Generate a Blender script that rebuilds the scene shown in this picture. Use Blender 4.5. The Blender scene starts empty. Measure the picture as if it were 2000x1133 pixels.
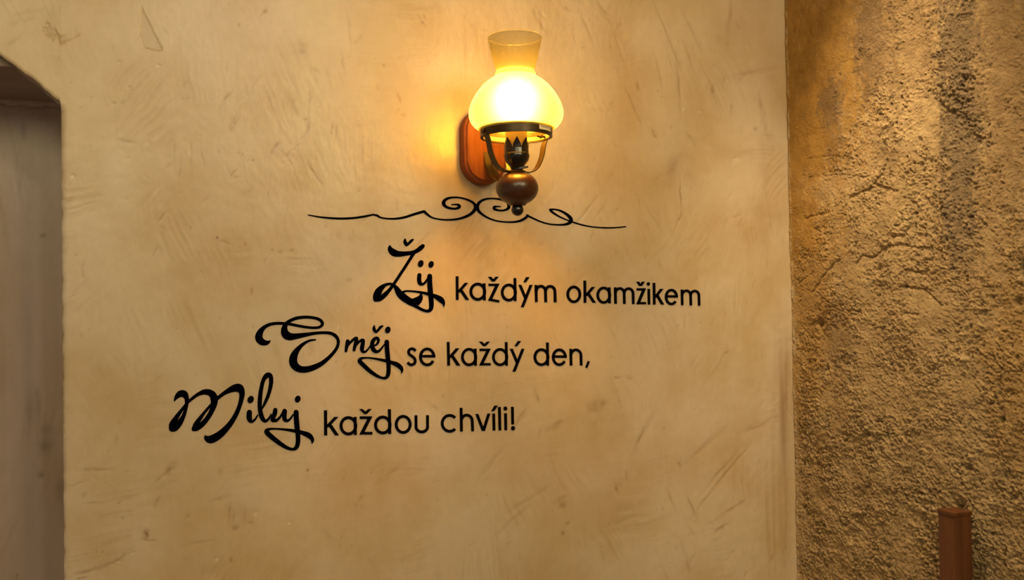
import bpy, bmesh, math, random
import numpy as np
from mathutils import Vector, Matrix

C = bpy.context.scene.collection
R_ = math.radians

# ------------------------------------------------------------------ camera
FPX = 1800.0                                    # focal length in pixels of the 2000 x 1133 frame
CAM_D, CAM_H = 1.888, 1.50                      # distance to the plaster wall (plane Y = 0), eye height
YAW, PITCH, ROLL = R_(21.0), R_(1.12), R_(-0.92)
CAM_R = Matrix.Rotation(-YAW, 3, 'Z') @ Matrix.Rotation(R_(90) + PITCH, 3, 'X') @ Matrix.Rotation(ROLL, 3, 'Z')
CAM_P = Vector((0, -CAM_D, CAM_H))
cd = bpy.data.cameras.new('camera')
cd.sensor_width = 36; cd.sensor_fit = 'HORIZONTAL'
cd.lens = FPX / 2000 * 36
cd.clip_start = 0.02
cam = bpy.data.objects.new('camera', cd); C.objects.link(cam)
cam.matrix_world = Matrix.Translation(CAM_P) @ CAM_R.to_4x4()
bpy.context.scene.camera = cam

# ------------------------------------------------------------------ light, view
S = bpy.context.scene
S.view_settings.view_transform = 'Standard'
S.view_settings.look = 'None'
S.view_settings.gamma = 1
S.view_settings.use_curve_mapping = False
S.view_settings.exposure = 0
S.cycles.use_denoising = True
S.cycles.max_bounces = 8
S.cycles.sample_clamp_indirect = 40
S.cycles.caustics_reflective = False
S.cycles.caustics_refractive = False

w = bpy.data.worlds.new('room_ambient'); S.world = w; w.use_nodes = True
bg = w.node_tree.nodes['Background']
bg.inputs[0].default_value = (1.0, 0.84, 0.62, 1); bg.inputs[1].default_value = 0.22

def area(name, loc, target, size, power, col):
    l = bpy.data.lights.new(name, 'AREA'); l.shape = 'DISK'; l.size = size; l.energy = power; l.color = col
    o = bpy.data.objects.new(name, l); C.objects.link(o); o.location = loc
    o.rotation_euler = (Vector(target) - Vector(loc)).to_track_quat('-Z', 'Y').to_euler()
    return o
area('ceiling_lamp_right', (1.05, -2.30, 2.66), (0.85, 0, 1.25), 1.1, 32, (1.0, 0.83, 0.42))
area('ceiling_lamp_centre', (-0.40, -2.30, 2.66), (0.60, 0, 1.20), 1.1, 18, (1.0, 0.84, 0.44))
area('ceiling_lamp_left', (0.27, -1.95, 2.66), (0.0, 0, 1.5), 0.11, 3.2, (1.0, 0.92, 0.80))
sp = bpy.data.lights.new('downlight_right', 'SPOT'); sp.energy = 92; sp.color = (1.0, 0.75, 0.42)
sp.spot_size = R_(51); sp.spot_blend = 1.0; sp.shadow_soft_size = 0.02
so = bpy.data.objects.new('downlight_right', sp); C.objects.link(so); so.location = (1.02, -0.46, 2.75)
so.rotation_euler = (Vector((1.50, -0.33, 1.35)) - Vector(so.location)).to_track_quat('-Z', 'Y').to_euler()

# ------------------------------------------------------------------ measuring helpers (a photo point to a place in the room)
def ray(px, py):
    return CAM_R @ Vector(((px - 1000) / FPX, -(py - 566.5) / FPX, -1))
def at_y(px, py, Y=0.0):
    d = ray(px, py); return CAM_P + d * ((Y - CAM_P.y) / d.y)
def at_x(px, py, X):
    d = ray(px, py); return CAM_P + d * ((X - CAM_P.x) / d.x)
def at_z(px, py, depth):
    return CAM_P + ray(px, py) * depth

# ------------------------------------------------------------------ numpy noise
_rng = np.random.default_rng(7)
_G = _rng.random((256, 256)) * 2 * np.pi
_GX, _GY = np.cos(_G), np.sin(_G)
def gnoise(x, y, seed=0):
    x = x + seed * 17.31; y = y + seed * 9.73
    xi = np.floor(x).astype(np.int64); yi = np.floor(y).astype(np.int64)
    fx = x - xi; fy = y - yi
    x0 = xi & 255; x1 = (xi + 1) & 255; y0 = yi & 255; y1 = (yi + 1) & 255
    u = fx * fx * fx * (fx * (fx * 6 - 15) + 10); v = fy * fy * fy * (fy * (fy * 6 - 15) + 10)
    a = _GX[x0, y0] * fx + _GY[x0, y0] * fy
    b = _GX[x1, y0] * (fx - 1) + _GY[x1, y0] * fy
    c = _GX[x0, y1] * fx + _GY[x0, y1] * (fy - 1)
    d = _GX[x1, y1] * (fx - 1) + _GY[x1, y1] * (fy - 1)
    return (a + u * (b - a) + v * ((c + u * (d - c)) - (a + u * (b - a)))) * 1.5
def fbm(x, y, octv=4, seed=0, gain=0.5):
    s = 0; a = 1.0; f = 1.0; t = 0
    for k in range(octv):
        s = s + a * gnoise(x * f, y * f, seed + k * 3.7); t += a; a *= gain; f *= 2.03
    return s / t
def ridged(x, y, octv=4, seed=0):
    s = 0; a = 1.0; f = 1.0; t = 0
    for k in range(octv):
        s = s + a * (1 - 2 * np.abs(gnoise(x * f, y * f, seed + k * 5.1))); t += a; a *= 0.55; f *= 2.1
    return s / t
def sstep(a, b, x):
    t = np.clip((x - a) / (b - a), 0, 1); return t * t * (3 - 2 * t)

# ------------------------------------------------------------------ materials
def mat(name, base, rough=0.6, metal=0.0, spec=0.5):
    m = bpy.data.materials.new(name); m.use_nodes = True
    b = m.node_tree.nodes['Principled BSDF']
    b.inputs['Base Color'].default_value = (*base, 1); b.inputs['Roughness'].default_value = rough
    b.inputs['Metallic'].default_value = metal; b.inputs['Specular IOR Level'].default_value = spec
    return m
def nd(m, t, **kw):
    n = m.node_tree.nodes.new(t)
    for k, v in kw.items(): setattr(n, k, v)
    return n
def lk(m, a, b): m.node_tree.links.new(a, b)
def bump_chain(m, specs):
    """specs: (scale vector, detail, roughness, distance, strength)"""
    tc = nd(m, 'ShaderNodeTexCoord'); prev = None
    for sc, det, ro, dist, st in specs:
        mp = nd(m, 'ShaderNodeMapping'); mp.inputs['Scale'].default_value = sc
        lk(m, tc.outputs['Object'], mp.inputs['Vector'])
        nz = nd(m, 'ShaderNodeTexNoise'); nz.inputs['Scale'].default_value = 1; nz.inputs['Detail'].default_value = det
        nz.inputs['Roughness'].default_value = ro
        lk(m, mp.outputs[0], nz.inputs['Vector'])
        b = nd(m, 'ShaderNodeBump'); b.inputs['Distance'].default_value = dist; b.inputs['Strength'].default_value = st
        lk(m, nz.outputs['Fac'], b.inputs['Height'])
        if prev: lk(m, prev.outputs[0], b.inputs['Normal'])
        prev = b
    lk(m, prev.outputs[0], m.node_tree.nodes['Principled BSDF'].inputs['Normal'])
def painted(name, rough, spec, bumps):
    m = mat(name, (0.5, 0.4, 0.3), rough, 0, spec)
    a = nd(m, 'ShaderNodeAttribute', attribute_name='pigment')
    lk(m, a.outputs['Color'], m.node_tree.nodes['Principled BSDF'].inputs['Base Color'])
    bump_chain(m, bumps)
    return m
M_PLASTER = painted('polished_plaster', 0.34, 0.45, [((7, 7, 4), 4, 0.55, 0.010, 0.22), ((130, 130, 45), 4, 0.6, 0.001, 0.30)])
M_ROUGH = painted('rough_render', 0.85, 0.2, [((170, 170, 200), 6, 0.75, 0.006, 1.0)])

def noisy(name, c0, c1, scale, rough, metal=0.0, spec=0.5, det=4, bump=None):
    m = mat(name, c0, rough, metal, spec)
    tc = nd(m, 'ShaderNodeTexCoord'); mp = nd(m, 'ShaderNodeMapping'); mp.inputs['Scale'].default_value = scale
    lk(m, tc.outputs['Object'], mp.inputs['Vector'])
    nz = nd(m, 'ShaderNodeTexNoise'); nz.inputs['Scale'].default_value = 1; nz.inputs['Detail'].default_value = det
    lk(m, mp.outputs[0], nz.inputs['Vector'])
    cr = nd(m, 'ShaderNodeValToRGB'); e = cr.color_ramp.elements
    e[0].position = 0.3; e[0].color = (*c0, 1); e[1].position = 0.7; e[1].color = (*c1, 1)
    lk(m, nz.outputs['Fac'], cr.inputs[0])
    lk(m, cr.outputs[0], m.node_tree.nodes['Principled BSDF'].inputs['Base Color'])
    if bump:
        b = nd(m, 'ShaderNodeBump'); b.inputs['Distance'].default_value = bump; b.inputs['Strength'].default_value = 0.5
        lk(m, nz.outputs['Fac'], b.inputs['Height']); lk(m, b.outputs[0], m.node_tree.nodes['Principled BSDF'].inputs['Normal'])
    return m
M_PLATE = noisy('cherry_wood', (0.21, 0.048, 0.013), (0.32, 0.085, 0.022), (260, 260, 14), 0.62, spec=0.3, bump=0.0004)
M_BALL = noisy('walnut_wood', (0.034, 0.010, 0.004), (0.066, 0.021, 0.007), (20, 20, 150), 0.30)
M_BRONZE = noisy('dark_bronze', (0.035, 0.022, 0.010), (0.055, 0.036, 0.016), (60, 60, 60), 0.38, 0.65)
M_BLACK = mat('black_lacquer', (0.006, 0.004, 0.003), 0.22)
M_SLEEVE = noisy('candle_sleeve', (0.20, 0.16, 0.065), (0.26, 0.21, 0.09), (30, 30, 30), 0.55)
M_PAPER = mat('label_paper', (0.80, 0.68, 0.48), 0.7)
M_INK = mat('label_ink', (0.12, 0.08, 0.03), 0.7)
M_VINYL = mat('black_vinyl', (0.0022, 0.0014, 0.0012), 0.8, 0, 0.04)
M_POST = noisy('brown_stained_wood', (0.070, 0.020, 0.006), (0.110, 0.034, 0.010), (90, 90, 5), 0.45)
M_LINTEL = noisy('dark_lintel', (0.27, 0.205, 0.160), (0.33, 0.25, 0.195), (9, 9, 9), 0.8)
M_FLOOR = noisy('brown_floor', (0.16, 0.09, 0.05), (0.23, 0.14, 0.08), (3, 14, 3), 0.5)
M_CEIL = noisy('ceiling_paint', (0.58, 0.50, 0.40), (0.64, 0.56, 0.45), (4, 4, 4), 0.85)

M_OPAL = bpy.data.materials.new('opal_glass'); M_OPAL.use_nodes = True
nt = M_OPAL.node_tree; nt.nodes.clear()
out = nt.nodes.new('ShaderNodeOutputMaterial')
tl = nt.nodes.new('ShaderNodeBsdfTranslucent'); tl.inputs[0].default_value = (0.150, 0.205, 0.145, 1)
tcol = nt.nodes.new('ShaderNodeMix'); tcol.data_type = 'RGBA'
tcol.inputs['A'].default_value = (0.150, 0.205, 0.145, 1); tcol.inputs['B'].default_value = (0.080, 0.078, 0.045, 1)
df = nt.nodes.new('ShaderNodeBsdfDiffuse'); df.inputs[0].default_value = (0.42, 0.36, 0.22, 1)
tp = nt.nodes.new('ShaderNodeBsdfTransparent'); tp.inputs[0].default_value = (1, 1, 1, 1)
gl = nt.nodes.new('ShaderNodeBsdfGlossy'); gl.inputs['Roughness'].default_value = 0.25
rf = nt.nodes.new('ShaderNodeBsdfRefraction'); rf.inputs['Roughness'].default_value = 0.85; rf.inputs['IOR'].default_value = 1.4
rf.inputs[0].default_value = (1, .98, .9, 1)
OPAL_TC = nt.nodes.new('ShaderNodeTexCoord'); OPAL_SX = nt.nodes.new('ShaderNodeSeparateXYZ'); OPAL_MR = nt.nodes.new('ShaderNodeMapRange')
nt.links.new(OPAL_TC.outputs['Object'], OPAL_SX.inputs[0]); nt.links.new(OPAL_SX.outputs['Z'], OPAL_MR.inputs['Value'])
OPAL_MR.interpolation_type = 'SMOOTHSTEP'          # the opal layer thins out from the onion body up into the frosted chimney
OPAL_MR.inputs['To Min'].default_value = 0.0; OPAL_MR.inputs['To Max'].default_value = 1.0
nt.links.new(OPAL_MR.outputs[0], tcol.inputs['Factor']); nt.links.new(tcol.outputs['Result'], tl.inputs[0])
tfac = nt.nodes.new('ShaderNodeMapRange'); tfac.inputs['To Min'].default_value = 0.08; tfac.inputs['To Max'].default_value = 0.24
nt.links.new(OPAL_MR.outputs[0], tfac.inputs['Value'])
m0 = nt.nodes.new('ShaderNodeMixShader'); m0.inputs[0].default_value = 0.17
m1 = nt.nodes.new('ShaderNodeMixShader'); m1.inputs[0].default_value = 0.30
m2 = nt.nodes.new('ShaderNodeMixShader'); nt.links.new(tfac.outputs[0], m2.inputs[0])
m3 = nt.nodes.new('ShaderNodeMixShader'); m3.inputs[0].default_value = 0.03
nt.links.new(tl.outputs[0], m1.inputs[1]); nt.links.new(df.outputs[0], m1.inputs[2])
nt.links.new(m1.outputs[0], m0.inputs[1]); nt.links.new(rf.outputs[0], m0.inputs[2])
nt.links.new(m0.outputs[0], m2.inputs[1]); nt.links.new(tp.outputs[0], m2.inputs[2])
nt.links.new(m2.outputs[0], m3.inputs[1]); nt.links.new(gl.outputs[0], m3.inputs[2])
nt.links.new(m3.outputs[0], out.inputs[0])
tcn = nt.nodes.new('ShaderNodeTexCoord'); nzn = nt.nodes.new('ShaderNodeTexNoise')
nzn.inputs['Scale'].default_value = 420; nzn.inputs['Detail'].default_value = 2
bpn = nt.nodes.new('ShaderNodeBump'); bpn.inputs['Distance'].default_value = 0.0015; bpn.inputs['Strength'].default_value = 0.5
nt.links.new(tcn.outputs['Object'], nzn.inputs['Vector']); nt.links.new(nzn.outputs['Fac'], bpn.inputs['Height'])
for n in (tl, df, gl, rf): nt.links.new(bpn.outputs[0], n.inputs['Normal'])

BULB_STRENGTH = 520
M_BULB = bpy.data.materials.new('lit_bulb'); M_BULB.use_nodes = True
nb = M_BULB.node_tree; nb.nodes.clear()
ob_ = nb.nodes.new('ShaderNodeOutputMaterial'); em = nb.nodes.new('ShaderNodeEmission')
em.inputs[0].default_value = (1.0, 0.43, 0.028, 1); em.inputs[1].default_value = BULB_STRENGTH
nb.links.new(em.outputs[0], ob_.inputs[0])

# ------------------------------------------------------------------ object helpers
def link_mesh(name, me, m, parent=None, smooth=False):
    o = bpy.data.objects.new(name, me); C.objects.link(o)
    for mm in (m if isinstance(m, (list, tuple)) else [m]): me.materials.append(mm)
    if smooth:
        me.polygons.foreach_set('use_smooth', [True] * len(me.polygons))
    if parent: o.parent = parent
    return o
def from_py(name, V, F, m, parent=None, smooth=False):
    me = bpy.data.meshes.new(name); me.from_pydata([tuple(v) for v in V], [], F); me.update()
    bm = bmesh.new(); bm.from_mesh(me); bmesh.ops.recalc_face_normals(bm, faces=bm.faces); bm.to_mesh(me); bm.free()
    return link_mesh(name, me, m, parent, smooth)
def from_bm(name, bm, m, parent=None, smooth=False):
    bmesh.ops.recalc_face_normals(bm, faces=bm.faces)
    me = bpy.data.meshes.new(name); bm.to_mesh(me); bm.free()
    return link_mesh(name, me, m, parent, smooth)
def thing(name, label, cat, loc, group=None):
    o = bpy.data.objects.new(name, None); C.objects.link(o); o.location = loc; o.empty_display_size = 0.05
    o['label'] = label; o['category'] = cat
    if group: o['group'] = group
    return o
def auto(o, ang=35):
    me = o.data
    me.polygons.foreach_set('use_smooth', [True] * len(me.polygons))
    me.set_sharp_from_angle(angle=R_(ang))
    return o
def grid_mesh(name, P, col, m, smooth=True):
    """P: (rows, cols, 3) array, col: (rows, cols, 3) pigment"""
    r, c = P.shape[:2]
    me = bpy.data.meshes.new(name)
    me.vertices.add(r * c); me.vertices.foreach_set('co', P.reshape(-1).astype(np.float32))
    idx = np.arange(r * c).reshape(r, c)
    q = np.stack([idx[:-1, :-1], idx[:-1, 1:], idx[1:, 1:], idx[1:, :-1]], -1).reshape(-1, 4)
    n = len(q)
    me.loops.add(n * 4); me.loops.foreach_set('vertex_index', q.reshape(-1).astype(np.int32))
    me.polygons.add(n); me.polygons.foreach_set('loop_start', np.arange(0, n * 4, 4, dtype=np.int32))
    me.polygons.foreach_set('use_smooth', np.ones(n, dtype=bool) if smooth else np.zeros(n, dtype=bool))
    a = me.color_attributes.new('pigment', 'FLOAT_COLOR', 'POINT')
    rgba = np.ones((r * c, 4), np.float32); rgba[:, :3] = col.reshape(-1, 3)
    a.data.foreach_set('color', rgba.reshape(-1))
    me.update(calc_edges=True); me.validate()
    return me

class Field:
    """additive marks on a (V rows, U cols) wall grid, coordinates in metres"""
    def __init__(s, u, v):
        s.u, s.v = u, v; s.dark = np.zeros((len(v), len(u))); s.light = np.zeros_like(s.dark); s.h = np.zeros_like(s.dark)
    def win(s, cu, cv, r):
        a, b = np.searchsorted(s.u, (cu - r, cu + r)); c, d = np.searchsorted(s.v, (cv - r, cv + r))
        return slice(c, d), slice(a, b)
    def dab(s, cu, cv, ln, wd, ang, amt, tgt='dark', h=0.0, seed=0):
        r = max(ln, wd) * 1.6
        W = s.win(cu, cv, r); U, Vv = np.meshgrid(s.u[W[1]], s.v[W[0]])
        if U.size == 0: return
        ca, sa = math.cos(ang), math.sin(ang)
        a = ((U - cu) * ca + (Vv - cv) * sa); b = (-(U - cu) * sa + (Vv - cv) * ca)
        b = b + 0.35 * wd * gnoise(a / (wd * 3 + ln * .2) , b * 0 + seed, seed)
        nz = gnoise(a / (ln * .35 + 1e-6), b / (wd * .8 + 1e-6), seed + 2.3)
        g = np.exp(-(np.abs(a / (ln * .5)) ** 2.6) - (np.abs(b / (wd * .6)) ** 2)) * np.clip(0.75 + 0.7 * nz, 0, 1.4)
        getattr(s, tgt)[W] += amt * g
        if h: s.h[W] += h * g
    def line(s, pts, wd, amt, h=0.0, tgt='dark', ledge=0.0, seed=0):
        """crack or ridge along a polyline; ledge raises the lower side"""
        P = np.array(pts); cu, cv = P.mean(0); r = np.abs(P - P.mean(0)).max() + wd * 8
        W = s.win(cu, cv, r); U, Vv = np.meshgrid(s.u[W[1]], s.v[W[0]])
        if U.size == 0: return
        N1 = wd * 3.4 * fbm(U / .016, Vv / .016, 3, seed); N2 = wd * 3.4 * fbm(U / .016, Vv / .016, 3, seed + 5); U = U + N1; Vv = Vv + N2
        best = np.full(U.shape, 9.0); sgn = np.zeros(U.shape)
        for (x0, y0), (x1, y1) in zip(pts[:-1], pts[1:]):
            dx, dy = x1 - x0, y1 - y0; L2 = dx * dx + dy * dy + 1e-12
            t = np.clip(((U - x0) * dx + (Vv - y0) * dy) / L2, 0, 1)
            ex, ey = U - (x0 + t * dx), Vv - (y0 + t * dy); d = np.hypot(ex, ey)
            k = d < best; best = np.where(k, d, best); sgn = np.where(k, np.sign(ey), sgn)
        g = np.exp(-(best / wd) ** 2) * np.clip(.8 + 1.1 * fbm(U / .02, Vv / .02, 2, seed + 9), .1, 1.2)
        getattr(s, tgt)[W] += amt * g; s.h[W] += h * g
        if ledge: s.h[W] += ledge * np.exp(-(best / (wd * 4)) ** 1.5) * np.where(sgn < 0, 1.0, 0.0) * (1 - g)

def nonuniform(lo, f0, f1, hi, step, coarse):
    a = np.linspace(lo, f0, max(2, int((f0 - lo) / coarse) + 1))[:-1] if f0 > lo else np.array([])
    b = np.linspace(f0, f1, int((f1 - f0) / step) + 1)
    c = np.linspace(f1, hi, max(2, int((hi - f1) / coarse) + 1))[1:] if hi > f1 else np.array([])
    return np.concatenate([a, b, c])

# ------------------------------------------------------------------ the plaster wall with the arched opening
XC = at_y(1545, 566)[0]                          # corner with the rough wall
XE = at_y(121, 566)[0]                           # edge of the opening
TOP = 2.80
PXM = (at_y(700, 566) - at_y(699, 566)).length   # metres per photo pixel near the middle of the wall

DABS = [(455,243,34,9,58,.34),(440,194,46,6,56,.26),(517,20,20,6,50,.22),(592,95,34,22,70,.22),(563,194,50,28,60,.14),(614,137,16,6,-15,.25),
 (669,119,34,5,-80,.22),(682,53,66,4,-85,.2),(601,238,56,4,88,.22),(605,190,28,5,92,.25),(535,291,34,5,50,.3),(614,340,50,4,-55,.26),(648,252,22,4,88,.34),
 (655,257,22,4,88,.3),(780,192,20,4,-70,.28),(788,225,10,6,0,.18),(484,375,18,14,0,.2),(248,276,34,8,-8,.2),(424,466,6,5,0,.55),(440,474,22,4,-20,.22),
 (316,424,34,5,50,.22),(303,490,24,3,58,.22),(340,300,60,5,88,.13),(350,330,50,4,86,.15),(372,310,70,5,89,.13),(396,310,30,4,-78,.26),(333,275,40,12,80,.1),
 (454,340,20,4,55,.25),(133,394,18,9,75,.28),(547,494,9,7,0,.28),(658,460,34,20,20,.16),(690,462,24,14,20,.13),(532,489,4,4,0,.4),(478,477,5,4,0,.4),(570,489,8,4,0,.3),
 (162,535,20,4,-80,.28),(148,497,5,5,0,.35),(491,570,16,4,75,.3),(682,550,10,8,0,.22),(335,540,120,30,20,.06),
 (1055,40,40,9,-58,.26),(1107,14,16,8,-40,.2),(1309,80,120,4,-66,.22),(1247,168,16,5,-78,.3),(1238,207,64,4,-64,.28),(1326,168,90,5,-86,.26),(1278,260,18,6,-62,.32),
 (1349,269,24,4,-50,.26),(1393,177,26,7,86,.3),(1428,212,16,6,86,.28),(1488,212,46,6,-84,.25),(1468,141,100,8,12,.2),(1326,335,70,44,35,.2),(1310,325,60,14,40,.14),
 (1329,377,26,4,86,.26),(1329,424,20,4,60,.25),(1333,400,40,4,-86,.16),(1500,330,46,90,0,.14),(1490,440,70,60,0,.13),(1470,55,130,130,0,.13),(1426,35,60,6,84,.22),
 (1476,252,7,5,0,.45),(1496,240,50,4,-84,.24),(1360,75,90,6,-60,.14),(1180,20,50,8,-60,.16),(1150,60,60,6,-65,.12),(1210,90,80,5,-70,.12),(1290,150,70,5,-75,.14),
 (1345,110,60,5,-70,.16),(1420,300,60,22,0,.1),(1460,300,40,16,-20,.12),(1525,420,30,90,80,.1),
 (1130,430,60,4,45,.2),(1155,400,50,4,48,.17),(1175,410,40,4,50,.15),(1120,560,50,6,45,.12),
 (1015,818,44,6,55,.26),(1167,793,36,16,28,.3),(1087,832,36,10,28,.24),(1255,849,74,7,58,.26),(1385,864,80,8,34,.2),(1397,952,100,5,44,.22),(1431,994,54,5,24,.26),
 (1410,1030,30,6,24,.3),(1225,929,16,4,85,.3),(1204,952,20,4,-72,.4),(1099,985,18,12,-20,.32),(1095,975,26,6,20,.2),(1100,1042,8,7,0,.4),(1110,1022,8,4,40,.3),
 (1034,975,90,6,28,.16),(1000,1020,80,7,36,.12),(1353,994,44,5,-64,.26),(1310,975,40,5,-66,.22),(1328,908,10,4,-60,.4),(1229,738,14,4,-30,.36),(1205,738,18,4,5,.28),(1049,775,30,5,-75,.25),
 (1530,830,34,200,0,.34),(1540,760,20,90,0,.2),(1500,1040,8,120,0,.17),(1512,1000,6,160,0,.15),(1535,1060,20,150,0,.18),(1340,1090,60,6,-75,.18),(1240,1030,110,10,6,.1),(1230,1015,90,8,8,.1),
 (1410,920,90,5,42,.14),(1440,900,60,4,40,.12),(1490,830,70,9,15,.12),
 (334,916,28,11,48,.34),(316,931,34,5,40,.26),(325,945,40,14,40,.12),(286,1043,20,11,72,.6),(290,1056,30,5,-5,.3),(307,979,26,6,62,.28),(178,917,38,5,-5,.32),(205,918,40,3,0,.2),
 (164,967,10,6,60,.35),(180,984,30,4,0,.2),(233,983,8,5,30,.3),(180,1116,76,5,10,.3),(240,1085,40,4,38,.22),(460,1033,13,9,10,.4),(447,1005,40,5,86,.22),(455,1016,40,4,86,.2),(478,1005,30,4,86,.2),
 (490,1022,12,4,-20,.25),(601,919,7,5,20,.6),(451,1094,8,4,-65,.5),(480,1000,70,40,0,.08),(365,1008,9,5,50,.3),(432,975,40,8,8,.14),(390,1060,50,5,5,.14),(430,920,12,16,0,.2),
 (160,1130,24,5,0,.3),(120,900,20,60,0,.1),(150,945,34,3,15,.24),(640,1050,40,10,-50,.1),(700,980,30,5,55,.16),(760,930,60,8,40,.1),(960,905,70,7,48,.14),
 (852,800,40,8,-40,.15),(820,480,18,5,70,.15),(715,430,60,30,0,.06),(640,150,60,120,0,.08),(830,30,9,3,-70,.2)]
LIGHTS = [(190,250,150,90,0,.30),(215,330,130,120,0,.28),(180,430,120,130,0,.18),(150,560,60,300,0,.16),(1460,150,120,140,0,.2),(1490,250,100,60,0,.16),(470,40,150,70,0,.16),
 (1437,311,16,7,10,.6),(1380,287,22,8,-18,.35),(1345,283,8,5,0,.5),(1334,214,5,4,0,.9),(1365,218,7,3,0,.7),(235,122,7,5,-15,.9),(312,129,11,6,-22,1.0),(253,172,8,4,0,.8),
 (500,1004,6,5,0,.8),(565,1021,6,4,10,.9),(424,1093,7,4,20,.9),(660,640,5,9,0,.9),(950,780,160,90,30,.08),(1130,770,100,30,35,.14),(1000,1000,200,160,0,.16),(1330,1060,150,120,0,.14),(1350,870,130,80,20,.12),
 (560,20,40,40,0,.1),(820,330,50,200,0,.06),(143,344,8,6,0,.6),(125,370,5,4,0,.7)]

def plaster_fields(U, V, F=None):
    """height (m, into the wall) and pigment of the trowelled plaster at metric U, V"""
    wu = U + 0.02 * fbm(U * 6, V * 6, 3, 1); wv = V + 0.02 * fbm(U * 6, V * 6, 3, 2)
    mott = fbm(wu * 5.5, wv * 4.5, 5, 3)
    warm = fbm(wu * 2.6, wv * 2.2, 4, 11)
    def stroke(deg, lu, lv, seed):
        a = R_(deg); ca, sa = math.cos(a), math.sin(a)
        A = (wu * ca + wv * sa); B = (-wu * sa + wv * ca)
        return fbm(A / lu, B / lv, 4, seed)
    s_v = stroke(92, .13, .008, 21); s_d = stroke(50, .12, .008, 22); s_n = stroke(-66, .14, .008, 23); s_h = stroke(5, .12, .008, 24)
    k1 = sstep(-.15, .25, fbm(U * 3.1, V * 3.1, 2, 31)); k2 = sstep(-.15, .25, fbm(U * 2.7, V * 2.7, 2, 32)); k3 = sstep(-.05, .3, fbm(U * 2.9, V * 2.9, 2, 33))
    st = s_v * (1 - k1) + s_d * k1; st = st * (1 - k2) + s_n * k2; st = st * (1 - k3) + s_h * k3
    patch = sstep(-.05, .35, fbm(wu * 7, wv * 7, 4, 41))          # where the strokes show
    fine = fbm(U * 60, V * 45, 3, 51)
    base = np.array([0.600, 0.470, 0.330]); pale = np.array([0.655, 0.528, 0.405]); ochre = np.array([0.505, 0.352, 0.185]); umber = np.array([0.22, 0.115, 0.040])
    tp_ = np.clip(0.45 + 1.6 * warm, 0, 1)[..., None]
    col = base * (1 - .55 * tp_) + pale * .55 * tp_
    to = np.clip(.34 + 1.5 * mott - .5 * warm, 0, 1)[..., None]
    col = col * (1 - .80 * to) + ochre * .80 * to
    ts = (np.clip(st * 1.9, 0, 1) * (.12 + .75 * patch))[..., None]
    col = col * (1 - .55 * ts) + ochre * .80 * .55 * ts
    tl_ = (np.clip(-st * 1.6 - .15, 0, 1) * (.2 + .5 * patch))[..., None]
    col = col * (1 - .35 * tl_) + pale * 1.05 * .35 * tl_
    col = col * (1 + .05 * fine)[..., None]
    spk = sstep(.50, .66, fbm(U * 95, V * 70, 2, 61)) * sstep(.1, .4, fbm(U * 9, V * 9, 3, 62))
    col = col * (1 - .28 * spk)[..., None]
    h = 0.0005 * (0.5 - .9 * st * (.15 + .85 * patch)) + .0003 * fine + .0006 * spk + 0.0012 * (0.5 + mott * .6)
    if F is not None:
        d = np.clip(F.dark, 0, 1)[..., None]; l = np.clip(F.light, 0, 1)[..., None]
        col = col * (1 - d) + umber * d * (0.6 + 0.8 * col)
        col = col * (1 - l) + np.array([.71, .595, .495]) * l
        h = h + F.h
    return np.maximum(h, 0.0), np.clip(col, 0.01, 0.9)

arch_px = [(0, 106.5), (7, 111.8), (31.8, 130.3), (45.9, 140), (61.8, 151.5), (75.9, 163), (88.3, 175.3), (105.9, 189.4), (114.7, 195), (119.5, 206)]
ap = [at_y(*p) for p in arch_px]
uu = nonuniform(XE, XE, XC + .02, XC + .02, .0021, .05)
vv = nonuniform(0.0, 0.84, 2.30, TOP, .0021, .06)
F = Field(uu, vv)
def wpx(x, y):
    p = at_y(x, y); return p.x, p.z
def wscale(x, y):
    return (at_y(x + 1, y) - at_y(x, y)).length
for i, (x, y, ln, wd, an, am) in enumerate(DABS):
    u_, v_ = wpx(x, y); k = wscale(x, y)
    F.dab(u_, v_, ln * k, wd * k, R_(an), min(.85, am * 1.55), 'dark', h=.0007 if wd < 12 else 0, seed=i * .37)
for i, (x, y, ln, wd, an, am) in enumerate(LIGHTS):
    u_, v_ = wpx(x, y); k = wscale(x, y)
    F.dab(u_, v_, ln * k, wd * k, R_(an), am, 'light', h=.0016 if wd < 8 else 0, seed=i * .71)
rnd = random.Random(5)
for i in range(230):                              # small scratches and specks
    x, y = rnd.uniform(125, 1535), rnd.uniform(0, 1133); k = wscale(x, y); u_, v_ = wpx(x, y)
    ang = rnd.choice([50, 60, 88, -62, 20]) + rnd.uniform(-12, 12)
    F.dab(u_, v_, rnd.uniform(4, 26) * k, rnd.uniform(2.5, 5) * k, R_(ang), rnd.uniform(.06, .26), 'dark', h=.0005, seed=i * .53)
F.line([wpx(*p) for p in ((92, 50), (98, 65), (112, 76), (130, 74), (150, 63))], .0045, .20, h=.0016)
F.line([wpx(*p) for p in ((150, 1120), (190, 1112), (230, 1095), (260, 1078))], .0025, .2, h=.0010)
F.line([wpx(*p) for p in ((1330, 340), (1331, 400), (1331, 425), (1318, 448))], .002, .16, h=.0008)
F.line([wpx(*p) for p in ((560, 305), (575, 290), (590, 272), (603, 250))], .0015, .2, h=.0008)
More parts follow.
